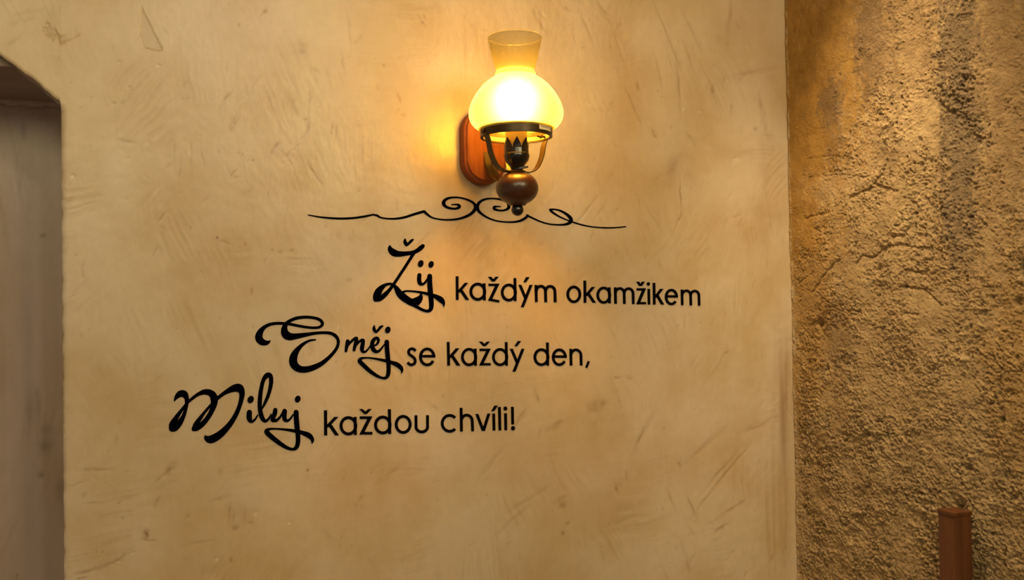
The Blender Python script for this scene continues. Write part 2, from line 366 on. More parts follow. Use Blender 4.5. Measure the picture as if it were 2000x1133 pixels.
# the thin triangular flake missing from the top coat
tri = [wpx(*p) for p in ((276, 12), (319, 99), (306, 99), (300, 97), (283, 93), (274, 66))]
UU, VV = np.meshgrid(uu, vv)
W = F.win(tri[3][0] - .0, tri[0][1] - .05, .12)
inside = np.zeros(UU[W].shape, bool); n_ = len(tri)
for i in range(n_):
    (x0, y0), (x1, y1) = tri[i], tri[(i + 1) % n_]
    c_ = ((y0 > VV[W]) != (y1 > VV[W])) & (UU[W] < (x1 - x0) * (VV[W] - y0) / (y1 - y0 + 1e-12) + x0)
    inside ^= c_
F.h[W] += .0014 * inside; F.dark[W] += .17 * inside
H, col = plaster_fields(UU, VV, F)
# soft arris along the opening edge
H = H + .006 * np.exp(-((UU - XE) / .0030)) * (1 + .8 * fbm(VV * 40, UU * 0, 3, 71)) * (UU < XE + .03) * (1 - sstep(-.012, .006, VV - ap[-1].z))
P = np.stack([UU, H, VV], -1)
wall_me = grid_mesh('wall_back', P, col, M_PLASTER)

# panel over the arch (left of XE) and the returns of the opening, merged into the wall mesh
XM = XE - .62                                     # crown of the arch, outside the frame
xs = [p.x for p in ap]; zs = [p.z for p in ap]
zc_ = zs[0]; slope = (zs[0] - zs[2]) / (xs[2] - xs[0])
ex = np.linspace(XM, xs[0], 14)[:-1]; rise = .5 * slope * (xs[0] - XM)
ez = zs[0] + rise * (1 - ((ex - XM) / (xs[0] - XM)) ** 2)
xl = np.concatenate([2 * XM - np.array(xs)[::-1], 2 * XM - ex[::-1][:-1], ex, xs]); zl = np.concatenate([np.array(zs)[::-1], ez[::-1][:-1], ez, zs])
xl[-1] = XE + .0005
xd = np.unique(np.concatenate([np.linspace(xl[0], xs[0], 60), np.linspace(xs[0], XE + .0005, 110)]))
za = np.interp(xd, xl, zl) + .0022 * fbm(xd * 60, xd * 0, 3, 81) * np.clip((XE - xd) / .01, 0, 1)
tt = np.concatenate([np.linspace(0, .06, 24), np.linspace(.06, .55, 170)[1:], np.linspace(.55, 1, 20)[1:]])
U2 = np.repeat(xd[None], len(tt), 0); V2 = za[None] + tt[:, None] * (TOP - za[None])
class Sampled: pass
FP = Field(np.arange(xl[0], XE + .004, .002), np.arange(za.min() - .02, TOP, .002))
FP.line([wpx(*p) for p in ((90, 46), (94, 58), (101, 69), (112, 76), (131, 73), (152, 62))], .0050, .34, h=.0022)
for i, (x, y, ln, wd, an, am) in enumerate(((40, 40, 60, 6, 20, .12), (60, 20, 50, 5, 15, .12), (20, 80, 40, 8, 40, .12), (105, 110, 30, 40, 80, .10), (100, 30, 80, 40, 10, .12))):
    u_, v_ = wpx(x, y); k = wscale(x, y); FP.dab(u_, v_, ln * k, wd * k, R_(an), am * 1.5, 'dark', h=.0006, seed=i * .6)
for i, (x, y, ln, wd, an, am) in enumerate(((25, 40, 90, 60, 10, .35), (60, 95, 80, 30, -35, .25))):
    u_, v_ = wpx(x, y); k = wscale(x, y); FP.dab(u_, v_, ln * k, wd * k, R_(an), am, 'light', seed=i * .6)
iu = np.clip(((U2 - FP.u[0]) / .002).astype(int), 0, len(FP.u) - 1); iv = np.clip(((V2 - FP.v[0]) / .002).astype(int), 0, len(FP.v) - 1)
FS = Sampled(); FS.dark = FP.dark[iv, iu]; FS.light = FP.light[iv, iu]; FS.h = FP.h[iv, iu]
H2, c2 = plaster_fields(U2, V2, FS)
H2 = H2 + .003 * np.exp(-(V2 - za[None]) / .002)
P2 = np.stack([U2, H2, V2], -1)
me2 = grid_mesh('arch_panel', P2, c2, M_PLASTER)
LD = .022                                         # thickness of the wall in front of the lintel
DEEP = .42
r_t = np.linspace(0, 1, 6)
P3 = np.stack([np.repeat(xd[None], 6, 0), .003 + r_t[:, None] * (LD + .03) + 0 * xd[None], np.repeat(za[None], 6, 0)], -1)
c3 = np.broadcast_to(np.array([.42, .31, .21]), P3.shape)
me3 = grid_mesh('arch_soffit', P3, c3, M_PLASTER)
zspring = za[-1]
zz = np.linspace(0, zspring + .01, 60)
P4 = np.stack([np.full((6, 60), XE) + 0, .006 + r_t[:, None] * DEEP + 0 * zz[None], np.repeat(zz[None], 6, 0)], -1)
_, c4 = plaster_fields(P4[..., 1], P4[..., 2]); me4 = grid_mesh('jamb', P4, c4, M_PLASTER)
def struct(name, me, m):
    o = link_mesh(name, me, m); o['kind'] = 'structure'; return o
bmw = bmesh.new()
for q in (wall_me, me2, me3, me4): bmw.from_mesh(q)
mw = bpy.data.meshes.new('wall_back'); bmw.to_mesh(mw); bmw.free()
for q in (wall_me, me2, me3, me4): bpy.data.meshes.remove(q)
wall = struct('wall_back', mw, M_PLASTER)

# recess behind the opening: rear wall and dark boxed lintel
zc_l = at_y(20, 131, LD)[2]
YB = (CAM_P.y + (at_y(60, 197, 0).y - CAM_P.y))    # placeholder, replaced below
d_ = ray(60, 197); YB = CAM_P.y + d_.y * ((zc_l - CAM_P.z) / d_.z)
bx_u = np.linspace(XM * 2 - XE - .02, XE + .05, 260); bx_v = np.concatenate([np.linspace(0, .8, 20)[:-1], np.linspace(.8, zc_l + .004, 330)])
BU, BV = np.meshgrid(bx_u, bx_v)
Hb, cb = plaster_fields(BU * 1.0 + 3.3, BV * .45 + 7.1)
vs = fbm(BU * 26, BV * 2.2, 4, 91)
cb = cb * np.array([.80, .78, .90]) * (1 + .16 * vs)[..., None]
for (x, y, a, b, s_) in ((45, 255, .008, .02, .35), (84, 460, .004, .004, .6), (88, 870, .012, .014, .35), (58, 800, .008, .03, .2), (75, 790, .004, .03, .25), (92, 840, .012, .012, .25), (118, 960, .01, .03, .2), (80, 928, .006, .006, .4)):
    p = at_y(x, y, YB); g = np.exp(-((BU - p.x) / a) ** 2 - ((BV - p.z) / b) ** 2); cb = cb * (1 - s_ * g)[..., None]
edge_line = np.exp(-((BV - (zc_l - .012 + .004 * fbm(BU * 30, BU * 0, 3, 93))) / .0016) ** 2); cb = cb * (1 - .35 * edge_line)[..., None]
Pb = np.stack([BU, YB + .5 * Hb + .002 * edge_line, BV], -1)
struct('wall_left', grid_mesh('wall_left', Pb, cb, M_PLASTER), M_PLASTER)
x0, x1 = XM * 2 - XE - .02, XE + .05
V_ = [(x0, LD, zc_l), (x1, LD, zc_l), (x1, YB + .01, zc_l), (x0, YB + .01, zc_l), (x0, LD, TOP), (x1, LD, TOP), (x1, YB + .01, TOP), (x0, YB + .01, TOP)]
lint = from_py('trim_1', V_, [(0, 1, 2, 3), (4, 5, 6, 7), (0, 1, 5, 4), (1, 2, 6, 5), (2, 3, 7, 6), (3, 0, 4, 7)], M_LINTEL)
bv = lint.modifiers.new('bevel', 'BEVEL'); bv.width = .004; bv.segments = 2
lint['kind'] = 'structure'

# ------------------------------------------------------------------ the rough rendered wall on the right (plane X = XC)
def rpx(x, y):
    p = at_x(x, y, XC); return -p.y, p.z                # u runs out of the corner towards the viewer
ymax = rpx(2010, 566)[0]
ru = nonuniform(-.01, -.01, ymax + .03, 2.6, .0016, .05)
rv = nonuniform(0.0, 0.83, 2.24, TOP, .0017, .06)
G = Field(ru, rv)
RU, RV = np.meshgrid(ru, rv)
def rblob(x, y, ax, ay, seed, soft=.5):
    """a patch of colour with ragged edges, centre and radii taken in photo pixels"""
    u_, v_ = rpx(x, y); ku = abs(rpx(x + 1, y)[0] - u_); kv = abs(rpx(x, y + 1)[1] - v_)
    r = np.hypot((RU - u_) / (ax * ku), (RV - v_) / (ay * kv)) + .70 * fbm(RU * 16, RV * 9, 3, seed) + 1.15 * fbm(RU * 75, RV * 55, 4, seed + 50, .65)
    return 1 - sstep(1 - soft, 1 + soft, r)
smooth = np.clip(rblob(1600, 90, 95, 200, 101) + rblob(1560, 250, 45, 220, 102), 0, 1)     # trowelled ochre patch, its orange partly the lamp's glow put into the colour
mid = rblob(1960, 160, 75, 330, 103) * .5
amp = 1 - .80 * smooth - .45 * mid
wru = RU + .006 * fbm(RU * 40, RV * 40, 2, 111); wrv = RV + .006 * fbm(RU * 40, RV * 40, 2, 112)
h1 = fbm(RU * 6, RV * 5, 3, 121); h2 = fbm(wru * 42, wrv * 48, 4, 122, .6); h3 = fbm(wru * 130, wrv * 160, 3, 123, .65); h4 = fbm(RU * 240, RV * 260, 2, 124)
ridge = ridged(wru * 40 + .6 * h3, wrv * 48, 2, 127)
clump = sstep(-.30, .30, fbm(RU * 11, RV * 11, 4, 125))
pit = sstep(.22, .55, fbm(RU * 75, RV * 90, 3, 126)) * clump
gband = rblob(1872, 190, 40, 270, 151, .3)
amp = amp * (1 + .7 * gband) * (.55 + .6 * clump) * (1 + .45 * sstep(1.45, 1.15, RV))
Hr = .010 * h1 + amp * (.0034 * h2 + .0030 * h3 + .0016 * h4 + .0012 * np.maximum(ridge, 0) - .0035 * pit) + (1 - np.clip(amp, 0, 1)) * (.0008 * h2 + .0005 * h3)
CR = [((1659,388),(1677,378),(1708,364),(1715,360),(1754,373)), ((1673,512),(1685,497),(1701,505),(1733,482),(1761,475),(1790,482),(1814,484)),
 ((1744,463),(1768,458),(1775,442)), ((1768,527),(1807,532),(1812,527)), ((1759,558),(1807,565),(1835,594)), ((1588,569),(1609,537),(1641,505)),
 ((1574,426),(1595,419),(1613,414)), ((1772,611),(1793,613)), ((1666,604),(1680,611)), ((1733,311),(1722,340),(1700,366)), ((1766,322),(1774,345),(1768,366)),
 ((1572,68),(1577,60)), ((1583,66),(1596,77)), ((1575,115),(1584,100),(1600,85)), ((1645,122),(1660,117),(1676,116)), ((1606,633),(1616,630)), ((1754,447),(1768,425)),
 ((1640,420),(1652,418)), ((1650,404),(1662,392)), ((1540,560),(1560,552),(1590,530)), ((1816,500),(1835,490)), ((1910,420),(1940,452)), ((1600,1030),(1630,1045)), ((1612,760),(1640,770),(1665,768)),
 ((1575,310),(1620,304),(1660,306)), ((1580,345),(1640,340),(1690,345)), ((1800,380),(1840,420)), ((1640,350),(1700,343)), ((1625,333),(1670,330))]
for i, c in enumerate(CR):
    G.line([rpx(*p) for p in c], .0015 if i < 10 else .0011, .28 if i < 10 else .14, h=-.0035 if i < 10 else -.0015, ledge=-.0035 if i < 10 else -.0012, seed=i)
for i, (x, y, r_, dp) in enumerate(((1602,632,8,.013),(1616,721,5,.010),(1768,558,4,.009),(1892,915,6,.010),(1959,821,5,.009),(1733,857,3,.008),(1569,989,4,.010),(1712,863,3,.006),(1695,950,7,.006),(1894,638,3,.008),(1938,581,3,.008),(1734,1106,3,.006),(1966,1075,3,.006),(1949,245,6,.004),(1999,520,10,.008),(1992,590,8,.006),(1879,985,13,.016),(1614,1027,4,.006))):
    u_, v_ = rpx(x, y); k = abs(rpx(x, y + 1)[1] - v_)
    G.dab(u_, v_, r_ * 2.6 * k, r_ * 1.7 * k, R_(40 if i != 16 else 0), .5, 'dark', h=-dp, seed=i * .9)  # level entry beside the post: added dark pocket painting the shadow behind its cap
for i, (x, y, r_) in enumerate(((1606,992,9),(1773,167,2),(1800,265,6),(1760,215,5),(1920,540,6),(1755,270,5),(1690,760,8),(1880,700,8))):
    u_, v_ = rpx(x, y); k = abs(rpx(x, y + 1)[1] - v_)
    G.dab(u_, v_, r_ * 2.4 * k, r_ * 1.5 * k, R_(-35), .35, 'light', h=.004, seed=i * .8)
Hr = Hr + G.h * (1 - .3 * smooth)
fade = sstep(.0, .035, RU)
seam = np.exp(-((RU - .005) / .004) ** 2) * sstep(-.25, .35, fbm(RV * 28, RU * 90, 5, 131, .7))
Hr = Hr * (.35 + .65 * fade) + .0035 * seam
tan_ = np.array([.520, .365, .188]); ochre = np.array([.430, .235, .050]); umb = np.array([.200, .128, .070]); grey = np.array([.215, .155, .095]); brown = np.array([.380, .250, .125]); bright = np.array([.66, .48, .26])
def mixc(c, k, t): return c * (1 - t[..., None]) + k * t[..., None]
n1 = fbm(RU * 10, RV * 8, 5, 141); n2 = fbm(RU * 34, RV * 30, 4, 142)
rc = np.broadcast_to(tan_, RU.shape + (3,)).copy()
rc = mixc(rc, brown, np.clip(.35 + .9 * n1, 0, 1) * .7)
rc = mixc(rc, ochre, np.clip(.8 * smooth + .55 * rblob(1570, 500, 60, 330, 143) + .35 * rblob(1985, 720, 60, 220, 144), 0, .9))
rc = mixc(rc, umb, .72 * np.clip(rblob(1705, 60, 32, 110, 145) + rblob(1622, 195, 22, 45, 146) + .7 * rblob(1700, 130, 22, 60, 147) + .6 * rblob(1735, 290, 25, 40, 148) + .6 * rblob(1640, 660, 30, 70, 149) + .5 * rblob(1625, 270, 16, 60, 150), 0, 1))
rc = mixc(rc, brown * .80, .62 * np.clip(rblob(1768, 40, 72, 130, 157), 0, 1))  # brown render, also darkened in colour where the downlight beam fades out above
rc = mixc(rc, grey, .78 * np.clip(gband + .55 * rblob(1870, 420, 28, 120, 152), 0, 1))  # grey band, partly the deep shade of its coarse relief painted in
rc = mixc(rc, brown * .95, .7 * rblob(1965, 170, 55, 260, 153))
rc = mixc(rc, bright, .5 * np.clip(rblob(1780, 250, 55, 55, 154) + .6 * rblob(1640, 370, 70, 40, 155) + .5 * rblob(1750, 420, 60, 60, 156), 0, 1))  # paler colour painted in where the downlight pools on the wall
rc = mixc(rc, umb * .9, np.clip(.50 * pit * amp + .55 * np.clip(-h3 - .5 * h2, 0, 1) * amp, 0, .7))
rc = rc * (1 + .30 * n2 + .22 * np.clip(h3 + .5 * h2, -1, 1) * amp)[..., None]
rc = mixc(rc, umb * .45, np.clip(G.dark * 1.2, 0, .9)); rc = mixc(rc, bright, np.clip(G.light, 0, .8))
rc = mixc(rc, np.array([.70, .58, .40]), np.clip(.75 * seam, 0, 1))
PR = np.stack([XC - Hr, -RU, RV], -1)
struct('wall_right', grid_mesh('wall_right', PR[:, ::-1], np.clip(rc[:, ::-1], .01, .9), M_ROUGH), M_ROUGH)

# floor and ceiling of the room
def slab(name, x0, x1, y0, y1, z0, z1, m):
    V = [(x, y, z) for z in (z0, z1) for y in (y0, y1) for x in (x0, x1)]
    o = from_py(name, V, [(0, 1, 3, 2), (4, 5, 7, 6), (0, 1, 5, 4), (2, 3, 7, 6), (0, 2, 6, 4), (1, 3, 7, 5)], m); o['kind'] = 'structure'; return o
slab('floor', -1.6, XC + .05, -3.2, .6, -.06, 0.0, M_FLOOR)
slab('ceiling', -1.6, XC + .05, -2.6, .6, TOP, TOP + .05, M_CEIL)

# ------------------------------------------------------------------ wall lettering
def spline(pts, n=7):
    P = np.array(pts, float)
    if len(P) < 3: return P
    Q = np.vstack([2 * P[0] - P[1], P, 2 * P[-1] - P[-2]]); o = []
    for i in range(1, len(Q) - 2):
        p0, p1, p2, p3 = Q[i - 1:i + 3]
        for t in np.linspace(0, 1, n, endpoint=False):
            o.append(.5 * (2 * p1 + (p2 - p0) * t + (2 * p0 - 5 * p1 + 4 * p2 - p3) * t * t + (3 * p1 - p0 - 3 * p2 + p3) * t ** 3))
    o.append(P[-1]); return np.array(o)
class Glyph:
    """flat cut vinyl: polygons in photo measure, set on the wall and given a thickness"""
    def __init__(s): s.polys = []
    def poly(s, pts): s.polys.append([tuple(p) for p in pts]); return s
    def stroke(s, pts, smooth=True, caps=True, n=7):
        P = spline(pts, n) if smooth else np.array(pts, float)
        d = np.gradient(P[:, :2], axis=0); L = np.hypot(d[:, 0], d[:, 1])[:, None] + 1e-9; d = d / L
        P = P.copy(); P[:, 2] += .7 if caps else .35
        nn = np.stack([-d[:, 1], d[:, 0]], 1) * np.maximum(P[:, 2:3], .4) * .5
        A, B = P[:, :2] + nn, P[:, :2] - nn
        for i in range(len(P) - 1): s.polys.append([tuple(A[i]), tuple(A[i + 1]), tuple(B[i + 1]), tuple(B[i])])
        if caps:
            for k in (0, -1): s.disc(P[k][0], P[k][1], max(P[k][2], .4) / 2, max(P[k][2], .4) / 2)
            m = int(len(P))
            for k in range(1, m - 1, 2):                      # round the joints
                if P[k][2] > 1.2: s.disc(P[k][0], P[k][1], P[k][2] / 2, P[k][2] / 2, 14)
        return s
    def disc(s, x, y, rx, ry, n=20, rot=0):
        ca, sa = math.cos(rot), math.sin(rot)
        s.polys.append([(x + rx * math.cos(t) * ca - ry * math.sin(t) * sa, y + rx * math.cos(t) * sa + ry * math.sin(t) * ca) for t in np.linspace(0, 2 * math.pi, n, endpoint=False)]); return s
    def line(s, x0, y0, x1, y1, w): return s.stroke([(x0, y0, w), (x1, y1, w)], False, False)
    def arc(s, cx, cy, rx, ry, a0, a1, w, n=40):
        """angles in degrees, 0 right, counter-clockwise as seen"""
        w = w + .35; T = np.radians(np.linspace(a0, a1, n))
        o = np.stack([cx + (rx + w / 2) * np.cos(T), cy - (ry + w / 2) * np.sin(T)], 1); i = np.stack([cx + (rx - w / 2) * np.cos(T), cy - (ry - w / 2) * np.sin(T)], 1)
        for k in range(n - 1): s.polys.append([tuple(o[k]), tuple(o[k + 1]), tuple(i[k + 1]), tuple(i[k])])
        return s
    def slant(s, xa, ya, xb, yb, h):
        h += .4; return s.poly([(xa - h / 2, ya), (xa + h / 2, ya), (xb + h / 2, yb), (xb - h / 2, yb)])
    def build(s, parent, name='letter'):
        bm = bmesh.new()
        for pl in s.polys:
            A = [at_y(x, y, 0.0) for x, y in pl]
            f = [bm.verts.new((p.x, -.0007, p.z)) for p in A]; b = [bm.verts.new((p.x, .0006, p.z)) for p in A]
            try: bm.faces.new(f)
            except ValueError: continue
            n = len(f)
            for i in range(n): bm.faces.new((f[i], b[i], b[(i + 1) % n], f[(i + 1) % n]))
        for v in bm.verts: v.co -= parent.location
        return from_bm(name, bm, M_VINYL, parent)
def zoomed(sc, ox, oy):
    return lambda pts: [(ox + x / sc, oy + y / sc, w / sc) for x, y, w in pts]

# --- upright round letters, each with its own measured box
def L_k(xs, yt, yb, w, xa, ya, xl, h=6.6, lean=0.0):
    g = Glyph(); g.line(xs, yt, xs + lean, yb, w)
    x = xs + lean * .6; yj = ya + (yb - ya) * .56
    g.slant(xa - h / 2, ya, x + w * .35, yj, h); 
    t = .30; mx, my = x + w * .35 + (xa - h / 2 - x - w * .35) * t, yj + (ya - yj) * t
    g.slant(mx - .3, my, xl - h / 2, yb, h); return g
def L_a(x0, x1, yt, yb, w, yst=None, asc=None, lean=.6):
    g = Glyph(); xs = x1 - w / 2
    rx = (xs - x0 - w / 2) / 2 * 1.02; cx = x0 + w / 2 + rx; cy = (yt + yb) / 2; ry = (yb - yt) / 2 - w / 2
    g.arc(cx, cy, rx, ry, 0, 360, w, 56); g.line(xs - lean, asc if asc else yt + 1.2, xs, yb - .7, w); return g
def L_o(x0, x1, yt, yb, w):
    g = Glyph(); g.arc((x0 + x1) / 2, (yt + yb) / 2, (x1 - x0) / 2 - w / 2, (yb - yt) / 2 - w / 2, 0, 360, w, 56); return g
def caron(g, x0, x1, y0, y1, h=6.2):
    xm = (x0 + x1) / 2; d = h * .42
    g.poly([(x0, y0), (x0 + h, y0), (xm, y1 - (y1 - y0) * .50), (xm, y1), (xm - d, y1)]); g.poly([(x1, y0), (x1 - h, y0), (xm, y1 - (y1 - y0) * .50), (xm, y1), (xm + d, y1)]); return g
def L_z(x0, x1, yt, yb, w, cr, h=6.6, peeled=None):
    g = Glyph(); g.poly([(x0 + .8, yt), (x1, yt), (x1 - w * .5, yt + w), (x0 + .8, yt + w)])
    if peeled: g.poly([(x0, yb), (x0 + 3.2, yb - w), (x1, peeled[0]), (x1 - .8, peeled[1])])
    else: g.poly([(x0, yb), (x0 + w * .5, yb - w), (x1, yb - w), (x1, yb)])
    g.poly([(x1 - h, yt), (x1, yt), (x0 + h, yb), (x0, yb)])
    return caron(g, *cr)
def L_y(x0, x1, yt, yb, ydesc, w, ac, h=6.0):
    g = Glyph(); xv = (x0 + x1) / 2 + .2
    g.slant(x0 + h / 2, yt, xv, yb - .5, h); xt = xv - (x1 - h / 2 - xv) * (ydesc - yb) / (yb - yt) ; g.slant(x1 - h / 2, yt, xt, ydesc, h)
    if ac: acute(g, *ac)
    return g
def acute(g, x0, y0, x1, y1, h=6.0):
    """x0,y0 lower left, x1,y1 upper right"""
    g.poly([(x0, y0), (x0 + h * .85, y0), (x1, y1), (x1 - h * 1.1, y1)])
def arch(g, xa, xb, yt, yb, w, dy=0, lean=.5):
    rx = (xb - xa) / 2; ry = rx * 1.12; cx = (xa + xb) / 2
    g.arc(cx, yt + w / 2 + ry, rx, ry, 0, 180, w, 24); g.line(xb, yt + w / 2 + ry - .2, xb + lean, yb + dy, w)
def L_m(stems, yt, yb, w, slope=0.0):
    g = Glyph(); g.line(stems[0] - .4, yt, stems[0] + .3, yb, w)
    for k in range(len(stems) - 1): arch(g, stems[k], stems[k + 1], yt + slope * (k + .5) - .3, yb, w, slope * (k + 1))
    return g
def L_e(x0, x1, yt, yb, w, yb_, end=-36):
    g = Glyph(); cx, cy = (x0 + x1) / 2, (yt + yb) / 2; rx, ry = (x1 - x0) / 2 - w / 2, (yb - yt) / 2 - w / 2
    g.arc(cx, cy, rx, ry, -2, 360 + end, w, 50); g.line(x0 + w * .5, yb_, x1 - .2, yb_ + .2, w * .92); return g
def L_i(x, yt, yb, w, dot, r, lean=.5):
    g = Glyph(); g.line(x, yt, x + lean, yb, w)
    if dot: g.disc(dot[0], dot[1], r * .92, r)
    return g

WORDS_GROUP = 'vinyl words of the saying on the plaster wall'
def word(label, px, py, glyphs):
    p = at_y(px, py); t = thing('wall_lettering', label, 'wall lettering', p, WORDS_GROUP)
    for g in glyphs: g.build(t)
    return t

# --- script words
z = zoomed(6.667, 710, 450)
gZ = Glyph()
gZ.stroke(z([(540,114,14),(541,150,40),(560,186,36),(590,168,28),(618,140,32),(642,122,20)]))
gZ.stroke(z([(342,202,16),(348,245,58),(390,288,86),(455,306,70),(550,302,52),(640,288,46),(700,262,50),(750,224,54),(772,204,46)]))
gZ.stroke(z([(655,295,40),(600,385,35),(500,540,35),(400,690,35),(330,785,42),(270,845,58),(210,890,60),(160,905,44)]))
gZ.stroke(z([(158,898,58),(168,855,82),(196,795,86),(240,742,60),(295,706,34),(350,697,28),(392,712,28),(428,755,56),(470,822,84),(520,870,92),(585,915,86),(640,938,96),(695,922,104),(738,880,64),(750,826,16)]))
gi = Glyph(); gi.stroke(z([(728,583,50),(724,640,50),(736,688,48),(770,700,30),(805,675,24),(830,630,14)])); gi.disc(710 + 745 / 6.667, 450 + 433 / 6.667, 5.4, 7.0, 20, .35)
gj = Glyph(); gj.stroke(z([(861,596,58),(863,700,60),(874,830,60),(884,950,56),(876,1022,48),(838,1050,34),(770,1035,32),(690,993,38),(610,945,46),(540,890,50),(500,825,36),(540,793,20),(620,791,18),(720,803,24),(800,818,32),(880,840,40),(950,866,54),(1010,905,68),(1042,948,36),(1045,990,8)]))
gj.disc(710 + 880 / 6.667, 450 + 443 / 6.667, 5.1, 6.7, 20, .3)
word('black brush-script word "Žij" starting the top line of writing', 795, 600, [gZ, gi, gj])

z = zoomed(8.095, 480, 600)
gS = Glyph().stroke(z([(388,526,8),(358,555,42),(305,563,80),(243,540,106),(207,480,112),(226,402,92),(275,335,62),(350,285,48),(430,262,42),(520,255,40),(620,258,38),(720,272,38),(850,298,36),(980,318,34),(1090,325,34),(1170,312,36),(1212,270,42),(1190,215,42),(1120,178,40),(1020,160,40),(920,158,42),(810,172,46),(720,205,46),(650,250,52),(614,320,80),(614,392,110),(645,442,126),(705,466,112),(790,460,86),(900,443,66),(1020,423,48),(1130,408,40),(1240,403,40),(1340,412,44),(1420,455,48),(1462,530,42),(1450,620,42),(1395,710,46),(1310,800,52),(1200,890,66),(1080,950,82),(970,982,92),(870,982,100),(795,945,116),(752,875,124),(757,785,114),(795,705,88),(855,630,60),(935,565,40),(1015,527,28),(1100,515,18)]))
z = zoomed(8.094, 650, 610)
gm = Glyph(); gm.stroke(z([(236,458,56),(222,530,48),(208,612,36)])); gm.stroke(z([(214,600,16),(250,512,26),(300,455,34),(352,414,40),(376,412,44),(368,470,52),(346,550,46),(337,598,38)]))
gm.stroke(z([(345,570,14),(400,482,28),(450,444,38),(478,446,50),(474,500,56),(461,570,60),(474,618,44),(515,622,28),(560,580,20),(600,515,14)]))
ge = Glyph(); ge.stroke(z([(640,530,16),(692,508,26),(722,455,36),(708,410,40),(665,418,48),(628,470,56),(626,550,62),(660,608,58),(710,620,38),(760,583,26),(812,512,14)]))
ge.stroke(z([(656,212,14),(652,262,44),(680,308,38),(715,283,32),(752,238,38),(786,218,22)]))
gj2 = Glyph(); gj2.stroke(z([(853,468,66),(856,560,66),(869,700,66),(882,850,60),(876,975,58),(843,1032,44),(788,1038,32),(700,1005,44),(590,930,56),(490,840,62),(426,772,60),(440,735,40),(500,720,22),(600,722,20),(720,742,30),(830,765,42),(920,790,50),(1010,824,66),(1072,872,62),(1094,922,34),(1086,960,8)]))
gj2.disc(650 + 870 / 8.094, 610 + 278 / 8.094, 5.3, 6.7, 20, .3)
word('black brush-script word "Směj" with a looped capital on the middle line', 640, 735, [gS, gm, ge, gj2])

z = zoomed(7.083, 320, 720)
gM = Glyph()
gM.stroke(z([(145,447,10),(176,392,52),(225,350,84),(282,352,90),(314,405,62),(318,470,48),(306,550,42),(270,660,52),(215,752,80),(155,818,88),(112,838,66)]))
gM.stroke(z([(104,830,64),(118,775,84),(155,705,66),(205,630,50),(260,555,36),(320,480,32),(352,450,32),(400,408,38),(470,358,44),(550,325,64),(622,328,80),(678,366,94),(697,430,98),(690,510,78),(655,600,62),(600,690,62),(530,770,68),(458,828,60),(412,846,36)]))
gM.stroke(z([(408,836,44),(448,768,66),(500,690,50),(560,610,36),(640,515,30),(700,448,30),(750,405,42),(820,350,46),(900,303,66),(980,270,96),(1045,272,110),(1080,335,76),(1073,420,60),(1046,520,54),(1000,630,58),(935,740,66),(860,832,80),(780,908,94),(700,960,104),(635,980,100),(588,960,58),(574,932,18)]))
z = zoomed(6.667, 460, 720)
gi2 = Glyph().stroke(z([(181,570,62),(178,620,64),(186,668,58),(216,688,34),(255,660,22),(290,605,12)])); gi2.disc(460 + 197 / 6.667, 720 + 403 / 6.667, 6.0, 7.6, 20, .5)
gl_ = Glyph().stroke(z([(344,528,10),(385,445,34),(432,330,42),(460,210,48),(462,125,52),(440,84,60),(400,96,60),(360,160,46),(332,280,48),(318,400,52),(318,520,52),(340,625,56),(380,680,42),(425,662,26),(465,595,12)]))
gu = Glyph().stroke(z([(518,540,52),(510,590,54),(486,645,52),(484,672,44),(535,672,36),(585,625,24),(625,565,34),(640,552,54),(636,610,54),(642,662,50),(675,678,32),(715,652,22),(750,598,12)]))
gj3 = Glyph().stroke(z([(790,568,60),(791,640,62),(801,760,62),(812,860,56),(813,960,54),(790,1028,48),(740,1050,32),(660,1025,42),(560,960,54),(460,880,60),(406,825,58),(422,795,34),(480,784,20),(580,787,20),(690,799,30),(790,816,42),(870,836,50),(950,868,66),(992,908,50),(1002,942,34),(995,975,6)]))
gj3.disc(460 + 810 / 6.667, 720 + 397 / 6.667, 5.6, 6.9, 20, .35)
word('black brush-script word "Miluj" starting the bottom line of writing', 480, 870, [gM, gi2, gl_, gu, gj3])

# --- upright words
W1 = 5.1
gz1 = L_z(953.2, 975.6, 554, 587.2, 4.6, (953.0, 974.2, 540.5, 549.8), 6.6, peeled=(586.5, 591.0))
word('black upright word "každým" right after the script word "Žij"', 990, 590, [L_k(892.8, 539.5, 585.7, W1, 914.4, 552.5, 916.3, 6.6, .3), L_a(917.1, 948.7, 552.2, 587.3, W1), gz1,
    L_a(978.3, 1008.8, 554, 588.7, W1, asc=543.1), L_y(1012.8, 1039.9, 556.4, 583.5, 600, W1, (1022.2, 551.2, 1034.2, 541.2), 5.4), L_m((1047.2, 1065.3, 1083.8), 556.6, 589.8, 5.2, .2)])
W1 = 4.9
word('black upright word "okamžikem" ending the top line of writing', 1236, 595, [L_o(1106.5, 1135, 558, 591.8, W1), L_k(1142.2, 548, 591.5, W1, 1162.2, 560.5, 1163.9, 6.4, .4), L_a(1165, 1192.9, 560, 593.2, W1),
    L_m((1202.0, 1219.0, 1236.4), 561.2, 593.4, 4.9, .3), L_z(1242.6, 1261.8, 563, 594.4, 4.5, (1242.2, 1259.8, 550.2, 558.6), 6.2), L_i(1267.1, 564.2, 594.8, 4.6, (1266.3, 554.6), 3.5, .5),
    L_k(1277.3, 552.4, 594.9, W1, 1295.6, 564.2, 1297.2, 6.2, .6), L_e(1298.5, 1324.0, 564.2, 596.1, 4.8, 578.8, -38), L_m((1332.2, 1348.8, 1365.0), 565.6, 596.0, 4.6, .5)])
z = zoomed(10, 780, 650)
gs = Glyph(); gs.stroke(z([(318,355,50),(285,322,50),(240,312,50),(198,330,50),(180,372,50),(198,420,50),(245,455,50),(290,495,50),(310,545,50),(295,598,50),(240,625,50),(195,612,50),(160,578,50)]), True, False)
